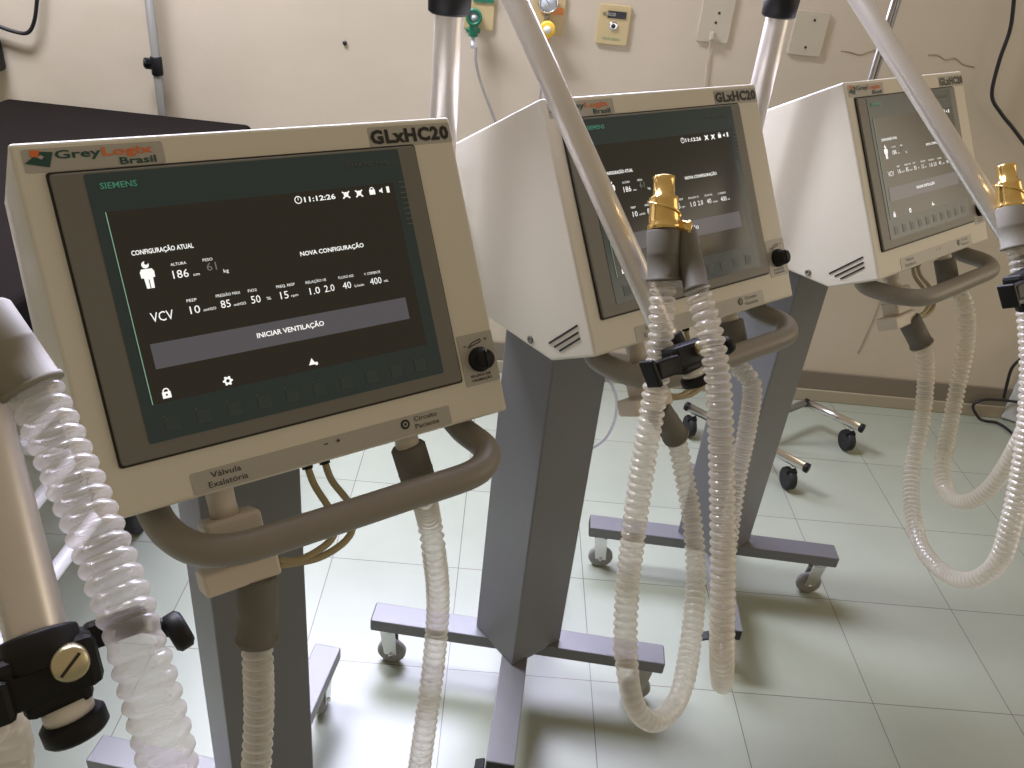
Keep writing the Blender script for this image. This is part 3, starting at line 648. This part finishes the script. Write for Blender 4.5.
# ------------------------------------------------------------------ gold connectors
def gold(px, py, d, label, s=1.0, lean=0.0):
    p = at(px, py, d); root = empty('gold_connector', p); tag(root, label, 'connector', 'gold patient connectors on the arms')
    axis = (up * 1.0 + right * lean).normalized(); mb = MB()
    mb.lathe((0, 0, 0), axis, [(0, .0175 * s), (.004 * s, .0180 * s), (.006 * s, .0160 * s), (.010 * s, .0165 * s), (.030 * s, .0150 * s), (.034 * s, .0155 * s), (.036 * s, .0118 * s), (.052 * s, .0112 * s), (.056 * s, .0120 * s), (.057 * s, .0098 * s), (.045 * s, .0092 * s)], M['gold'], 28)
    link('connector_body', mb.data('connector_body'), root)
    mb = MB(); pts = []
    for k in range(25):
        a = PI * 1.3 * k / 24 - .4; h = .012 + .020 * k / 24
        u_ = right * math.cos(a) - fwd * math.sin(a) * 1.0
        pts.append(axis * h * s + u_ * .0168 * s)
    mb.sweep(pts, .0013 * s, M['gold'], 8)
    link('raised_ring', mb.data('raised_ring'), root)
    mb = MB(); q = right * .012 * s + axis * .004 * s
    mb.lathe(q, (right * .75 - axis * .1), [(0, .008 * s), (.012 * s, .007 * s), (.013 * s, .0085 * s), (.016 * s, .0085 * s)], M['gold'], 18)
    link('side_port', mb.data('side_port'), root)
gold(664, 230, .912, 'shiny gold connector above the two grey cuffs at the middle ventilator')
gold(1011, 208, 1.285, 'shiny gold connector at the right edge of the photograph', 1.0, -.12)

# ------------------------------------------------------------------ stretcher at left
st = empty('hospital_stretcher', (-1.19, 1.65, 0)); tag(st, 'white framed hospital stretcher with a dark mattress behind the nearest ventilator', 'stretcher')
T = Matrix.Translation((1.19, -1.65, 0)); x0, x1, y0, y1 = -1.482, -.793, 1.02, 2.318
mb = MB(); mb.box(((x0 + x1) / 2, (y0 + y1) / 2, .723), (x1 - x0, y1 - y0, .10), M['mattress'], mx=T, bev=.018, seg=4); link('mattress', mb.data('mattress'), st, 'dark vinyl mattress')
mb = MB()
for x_ in (x0 + .03, x1 - .03): mb.cyl((x_, y0 + .02, .648), (x_, y1 - .02, .648), .018, M['whitemetal'], 16, mx=T)
for y_ in (y0 + .03, (y0 + y1) / 2, y1 - .03): mb.cyl((x0 + .03, y_, .648), (x1 - .03, y_, .648), .018, M['whitemetal'], 16, mx=T)
link('top_frame', mb.data('top_frame'), st, 'white tubular frame')
mb = MB()
for x_, ya in ((-.832, .93), (-.972, 1.0), (-1.11, 1.2)):
    P, L = spline([Vector((x_ - .03, ya - .03, .2)), Vector((x_ - .004, ya, .2)), Vector((x_, ya + .05, .2)), Vector((x_, 1.7, .2)), Vector((x_, 2.3, .2))], .02)
    mb.sweep(P, .0150, M['whitemetal'], 14, mx=T)
mb.cyl((x0 + .05, 1.5, .2), (-.832, 1.5, .2), .012, M['whitemetal'], 12, mx=T); mb.cyl((x0 + .05, 2.2, .2), (-.832, 2.2, .2), .012, M['whitemetal'], 12, mx=T)
link('lower_rails', mb.data('lower_rails'), st, 'white lower rails')
for x_ in (x0 + .05, -.85):
    for y_ in (1.5, 2.25):
        mb = MB(); mb.cyl((x_, y_, .10), (x_, y_, .62), .016, M['whitemetal'], 16, mx=T)
        lg = link('leg', mb.data('leg'), st); mb = MB()
        mb.lathe((x_ - .015, y_, .055), (1, 0, 0), [(0, .045), (.004, .055), (.026, .055), (.030, .045)], M['rubber'], 28, mx=T); mb.box((x_, y_, .10), (.04, .03, .02), M['chrome'], mx=T, bev=.003)
        link('caster', mb.data('caster'), lg)

# ------------------------------------------------------------------ IV stands
def pole_px(px, py, y): 
    r = ray(px, py); return r * (y / r.y) + Vector((0, 0, CH))
iv = empty('iv_stand', (-.4514 * 2.375, 2.375, 0)); tag(iv, 'thin dark metal stand with a black knob, against the wall at upper left', 'iv stand', 'metal stands by the back wall')
mb = MB(); mb.cyl((0, 0, .05), (0, 0, 1.30), .012, M['bezel'], 16); mb.cyl((0, 0, 1.02), (0, 0, 1.95), .0095, M['darkmetal'], 16); link('pole', mb.data('pole'), iv)
zk = pole_px(157, 64, 2.375).z
mb = MB(); mb.cyl((0, 0, zk - .03), (0, 0, zk + .02), .0155, M['black'], 18, bev=.003); mb.lathe((-.008, -.004, zk), (-1, -.3, .05), [(0, .007), (.016, .006), (.018, .012), (.024, .010)], M['black'], 12)
mb.box((-.018, -.005, zk), (.03, .012, .03), M['black'], bev=.005)
link('clamp_knob', mb.data('clamp_knob'), iv, 'black tightening knob')
for k in range(3):
    a = R(-40 + 110 * k); mb = MB(); mb.cyl((0, 0, .07), (.24 * math.cos(a) * (.2 if k == 2 else 1), -.24 * abs(math.sin(a)), .03), .010, M['bezel'], 10); link('foot', mb.data('foot'), iv)

S2 = Vector((.790, 2.165, 0)); iv2 = empty('iv_stand', S2); tag(iv2, 'chrome wheeled stand behind the farthest ventilator, feet with black casters', 'iv stand', 'metal stands by the back wall')
mb = MB(); mb.cyl((-.0055, 0, .09), (-.0055, 0, 1.75), .0062, M['darkmetal'], 12); mb.cyl((.0075, 0, .09), (.0075, 0, 1.75), .0050, M['darkmetal'], 12); link('pole', mb.data('pole'), iv2, 'twin thin tubes')
def bar(p, q, r=.013):
    mb = MB(); mb.cyl(Vector(p) - S2, Vector(q) - S2, r, M['chrome'], 18); d = (Vector(q) - Vector(p)).normalized()
    mb.cyl(Vector(p) - S2 - d * .004, Vector(p) - S2 + d * .006, r + .0012, M['black'], 18); mb.cyl(Vector(q) - S2 - d * .006, Vector(q) - S2 + d * .004, r + .0012, M['black'], 18)
    return link('base_bar', mb.data('base_bar'), iv2, 'chrome base tube with black end caps')
A_, B_ = Vector((.540, 2.188, .095)), Vector((.843, 1.925, .095)); C_, D_ = Vector((.930, 2.290, .095)), Vector((1.073, 2.170, .095))
b1 = bar(A_, B_); b2 = bar(C_, D_); mid = A_.lerp(B_, .42)
mb = MB(); mb.cyl(mid - S2, C_ - S2, .011, M['bezel'], 14); link('cross_bar', mb.data('cross_bar'), iv2, 'dark cross tube')
for bo, p in ((b1, A_.lerp(B_, .06)), (b1, A_.lerp(B_, .90)), (b2, C_.lerp(D_, .84))):
    p = p - S2; mb = MB(); mb.cyl((p.x, p.y, .09), (p.x, p.y, .066), .008, M['chrome'], 12)
    mb.lathe((p.x - .012, p.y, .034), (1, .25, 0), [(0, .026), (.003, .033), (.022, .033), (.025, .026)], M['rubber'], 24); mb.box((p.x, p.y, .062), (.03, .026, .014), M['black'], bev=.003)
    link('caster', mb.data('caster'), bo, 'black caster')

# ------------------------------------------------------------------ wall fittings
def plate(name, label, cat, corners, m, group=None, th=.008):
    """corners: pixel TL and BR of a plate on the wall"""
    (xa, ya), (xb, yb) = wpt(*corners[0]), wpt(*corners[1])
    c = WF @ Vector(((xa + xb) / 2, (ya + yb) / 2, 0)); w, h = abs(xb - xa), abs(ya - yb)
    root = empty(name, c, math.atan(WS)); tag(root, label, cat, group)
    FM = Matrix.Rotation(PI / 2, 4, 'X')
    mb = MB(); mb.prism(rrect(-w / 2, -h / 2, w / 2, h / 2, .006), 'z', 0, th, m, mx=FM, bev=.002); link('cover_plate', mb.data('cover_plate'), root)
    return root, FM, w, h
def fpiece(root, name, mbuild, lab=None):
    mb = MB(); mbuild(mb); return link(name, mb.data(name), root, lab)
# vacuum outlet plate (round socket, dark label, green letters)
r_, FM, w, h = plate('gas_outlet', 'beige gas outlet plate with a round socket, dark label strip and no fitting', 'outlet', ((600, 3), (626, 46)), M['plateyellow'], 'gas outlets on the wall')
fpiece(r_, 'label_strip', lambda mb: mb.box((.006, .026, .009), (.050, .018, .002), M['ink'], mx=FM))
mb = MB(); text(mb, 'VÁCUO', -.022, -.0225, .024, .008, M['sticker'], FM, True, .0105); text(mb, 'VAC', -.033, -.0225, .012, .009, M['ink'], FM, True, .0102); text(mb, 'VÁCUO CLÍNICO', -.026, .038, .05, .006, M['greenlight'], FM, True, .0086); link('lettering', nosplit(mb), r_)
fpiece(r_, 'socket', lambda mb: (mb.lathe(FM @ Vector((0, -.002, .007)), FM.to_3x3() @ Vector((0, 0, 1)), [(0, .012), (.004, .012), (.005, .010), (.005, .0062)], M['chrome'], 24), mb.lathe(FM @ Vector((0, -.002, .0105)), FM.to_3x3() @ Vector((0, 0, 1)), [(0, .006), (.002, .006)], M['ink'], 16)), 'round metal socket with a dark centre')
# oxygen outlet with green flowmeter fitting
r_, FM, w, h = plate('gas_outlet', 'gas outlet plate with a green oxygen fitting and a thin clear tube', 'outlet', ((466, -16), (493, 31)), M['plateyellow'], 'gas outlets on the wall')
fpiece(r_, 'label_strip', lambda mb: mb.box((.010, .026, .010), (.055, .022, .003), M['green'], mx=FM), 'green label')
ccx, ccy = wpt(475, 15); cc = WFi @ r_.location; dx, dy = ccx - cc.x, ccy - cc.y
def ring(mb):
    ax = FM.to_3x3() @ Vector((0, 0, 1)); p = FM @ Vector((dx, dy, .006))
    mb.lathe(p, ax, [(0, .016), (.030, .016), (.032, .0215), (.046, .0215), (.046, .014), (.038, .013)], M['green'], 28)
    mb.lathe(p + ax * .036, ax, [(0, .013), (.003, .012), (.006, .006), (.010, .005)], M['dial'], 20)
    mb.cyl(FM @ Vector((dx, dy - .014, .030)), FM @ Vector((dx, dy - .050, .030)), .0125, M['green'], 20, bev=.002)
    mb.cyl(FM @ Vector((dx - .018, dy - .034, .030)), FM @ Vector((dx + .018, dy - .034, .030)), .006, M['green'], 12)
fpiece(r_, 'flow_valve', ring, 'green round valve')
fpiece(r_, 'hose_nipple', lambda mb: mb.lathe(FM @ Vector((dx + .001, dy - .050, .030)), FM.to_3x3() @ Vector((0, -1, 0)), [(0, .006), (.008, .005), (.008, .006), (.016, .005), (.016, .006), (.030, .0045)], M['dial'], 14))
# air outlet with yellow regulator and gauge
r_, FM, w, h = plate('gas_outlet', 'gas outlet plate with a yellow air regulator and round gauge', 'outlet', ((534, -10), (562, 37)), M['plateyellow'], 'gas outlets on the wall')
fpiece(r_, 'label_strip', lambda mb: mb.box((.010, .010, .010), (.060, .018, .003), M['orangeplastic'], mx=FM), 'orange label')
cc = WFi @ r_.location; gx, gy = wpt(548, 1); gx -= cc.x; gy -= cc.y; kx, ky = wpt(547, 27); kx -= cc.x; ky -= cc.y
def gauge(mb):
    ax = FM.to_3x3() @ Vector((0, 0, 1)); p = FM @ Vector((gx, gy, .02))
    mb.lathe(p, ax, [(0, .027), (.018, .027), (.020, .025), (.020, .023), (.017, .023), (.017, 0)], M['chrome'], 28, cap=False); mb.lathe(p + ax * .0172, ax, [(0, .0225), (.0006, .0225)], M['dial'], 28)
    mb.box((gx - .004, gy + .004, .0385), (.018, .0015, .0008), M['ink'], mx=FM, rot=Matrix.Rotation(R(-45), 4, 'Z'))
    mb.cyl(FM @ Vector((gx, gy - .024, .03)), FM @ Vector((gx, ky + .015, .03)), .006, M['bezel'], 12)
fpiece(r_, 'pressure_gauge', gauge, 'round gauge')
def knob(mb):
    ax = FM.to_3x3() @ Vector((0, 0, 1)); p = FM @ Vector((kx, ky, .006))
    mb.lathe(p, ax, [(0, .018), (.03, .018), (.032, .021), (.046, .021), (.048, .018)], M['yellow'], 28); mb.lathe(p + ax * .047, ax, [(0, .010), (.004, .009)], M['white'], 20)
fpiece(r_, 'regulator_knob', knob, 'yellow regulator knob with white centre')
fpiece(r_, 'outlet_nipple', lambda mb: mb.lathe(FM @ Vector((kx, ky - .018, .03)), FM.to_3x3() @ Vector((0, -1, 0)), [(0, .009), (.014, .009), (.014, .006), (.032, .005)], M['orangeplastic'], 16), 'orange nipple')
def screwdot(root, FM, pts):
    for x_, y_ in pts:
        mb = MB(); mb.lathe(FM @ Vector((x_, y_, .007)), FM.to_3x3() @ Vector((0, 0, 1)), [(0, .0035), (.002, .0035), (.0026, .002)], M['ink'], 12); link('screw', mb.data('screw'), root)
r_, FM, w, h = plate('wall_plate', 'blank pale wall plate with two dark screws, above the farthest ventilator', 'wall plate', ((797, 9), (819, 57)), M['plate'])
screwdot(r_, FM, ((.006, h / 2 - .022), (-.0, -h / 2 + .022)))
r_, FM, w, h = plate('power_outlet', 'pale wall socket plate with a thin cord leaving it downwards', 'outlet', ((705, -10), (727, 44)), M['plate'])
screwdot(r_, FM, ((.004, .012), (.0, -.012)))
fpiece(r_, 'plug', lambda mb: mb.box((-.004, -.045, .014), (.012, .022, .014), M['plate'], mx=FM, bev=.003))
def cord(name, label, cat, ctrl, r, m, group=None):
    b = Vector(ctrl[0]); P, L = spline([Vector(c) - b for c in ctrl], .008); mb = MB(); mb.sweep(P, r, m, 10); o = link(name, mb.data(name)); o.location = b; tag(o, label, cat, group); return o
wl = lambda px, py, off=.012: atwall(px, py, off)
cord('thin_cord', 'thin pale cord running down the wall from the socket plate', 'cord', [wl(712, 36), wl(709, 50, .006), wl(706, 75, .006), wl(702, 110, .006), wl(694, 170, .006)], .0022, M['plate'])
cord('oxygen_tube', 'thin clear tube hanging from the green oxygen fitting', 'tube', [wl(476, 46, .035), wl(476, 62, .035), wl(480, 80, .03), wl(488, 102, .03), wl(500, 135, .03), wl(515, 190, .03)], .0042, M['clearline'])
cord('air_tube', 'faint clear tube hanging on the wall left of the slanting arm', 'tube', [wl(546, 50, .035), wl(545, 66, .035), wl(541, 90, .03), wl(540, 120, .03), wl(545, 170, .03)], .0038, M['clearline'])
cord('clear_line', 'thin clear line curving down beside the middle column', 'tube', [at(604, 372, 1.32), at(613, 388, 1.36), at(617, 405, 1.4), at(613, 425, 1.44), at(603, 441, 1.48), at(585, 452, 1.5)], .0026, M['clearline'])
cord('black_cable', 'black cable looping on the wall in the top left corner', 'cable', [wl(38, -25, .02), wl(37, 0, .02), wl(34, 22, .02), wl(27, 33, .02), wl(12, 31, .02), wl(-8, 24, .02), wl(-40, 15, .02)], .0052, M['cable'], 'black cables on the wall')
cord('black_cable', 'black cable hanging on the wall at the right edge above the gold connector', 'cable', [wl(1016, -30, .03), wl(1014, 0, .03), wl(1010, 30, .03), wl(999, 62, .03), wl(992, 95, .03), wl(1001, 113, .03), wl(1013, 128, .03), wl(1030, 150, .03), wl(1050, 170, .03)], .0052, M['cable'], 'black cables on the wall')
cord('floor_cable', 'black cable making a small loop on the floor beside the pale appliance', 'cable', [wl(1026, 403, .03), wl(1000, 400, .025), wl(983, 400, .022), wl(973, 406, .022), atz(979, 418, .006), atz(986, 421, .006), atz(998, 423, .006), atz(1012, 433, .006), atz(1035, 455, .006)], .0045, M['cable'])
cord('rising_cable', 'black cable rising from the floor behind the pale appliance', 'cable', [wl(1004, 398, .05), wl(1007, 384, .05), wl(1012, 368, .05), wl(1022, 358, .05), wl(1040, 345, .05)], .005, M['cable'])
mb = MB(); c = atwall(-9, 54, .03); mb.box((0, 0, 0), (.05, .05, .09), M['black'], bev=.012, seg=3); mb.cyl((.0, 0, .04), (.0, 0, .07), .01, M['black'], 14, bev=.002)
o = link('cable_connector', mb.data('cable_connector')); o.location = c; tag(o, 'black connector at the left edge under the looping cable', 'connector')
mb = MB(); p = atwall(345, 43); mb.lathe((0, 0, 0), (0, -1, 0), [(0, .006), (.004, .006), (.006, .003)], M['ink'], 12); o = link('wall_nail', mb.data('wall_nail')); o.location = p
tag(o, 'small dark nail in the wall above the nearest ventilator', 'nail')
# pale appliance standing on the floor at the right edge
ap = atz(1000, 419, 0); o = empty('floor_appliance', ap, R(-28)); tag(o, 'pale grey appliance case standing on the floor at the right edge', 'appliance')
mb = MB(); mb.prism([(0, .004), (.34, .004), (.34, .42), (.02, .42)], 'x', 0.0, .26, M['whitebox'], bev=.006); me_ = mb.data('case'); c_ = link('case', me_, o)
mb = MB()
for z_ in (.30, .32, .34): mb.box((.10, -.001 + (z_) * .045, z_), (.12, .004, .006), M['ink'])
link('vent_slots', mb.data('vent_slots'), o)

# ------------------------------------------------------------------ light
def area(name, loc, size, power, col, rot=(0, 0, 0)):
    l = bpy.data.lights.new(name, 'AREA'); l.shape = 'RECTANGLE'; l.size, l.size_y = size; l.energy = power; l.color = col
    o = bpy.data.objects.new(name, l); C.objects.link(o); o.location = loc; o.rotation_euler = rot; return o
area('ceiling_light', (-1.25, 1.72, 2.70), (1.0, .35), 80, (.87, .88, 1.0))
area('daylight_back_window', (-.30, 2.35, 1.86), (1.5, 1.12), 92, (.74, .74, 1.0), (R(-85), 0, math.atan(WS)))
area('daylight_right_window', (3.6, 1.3, 1.65), (1.5, 2.6), 20, (1.0, .86, .68), (0, R(90), 0))
tag(wallbox('window_1', -1.09, .49, 1.26, 2.46, 0, .02, M['whitemetal'], .004), kind='structure')
w = bpy.data.worlds.new('room_ambient'); bpy.context.scene.world = w; w.use_nodes = True
w.node_tree.nodes['Background'].inputs[0].default_value = (1.0, .81, .57, 1); w.node_tree.nodes['Background'].inputs[1].default_value = .28

vs = bpy.context.scene.view_settings
vs.view_transform = 'Standard'; vs.look = 'None'; vs.exposure = 0.16; vs.gamma = 1.0; vs.use_curve_mapping = False
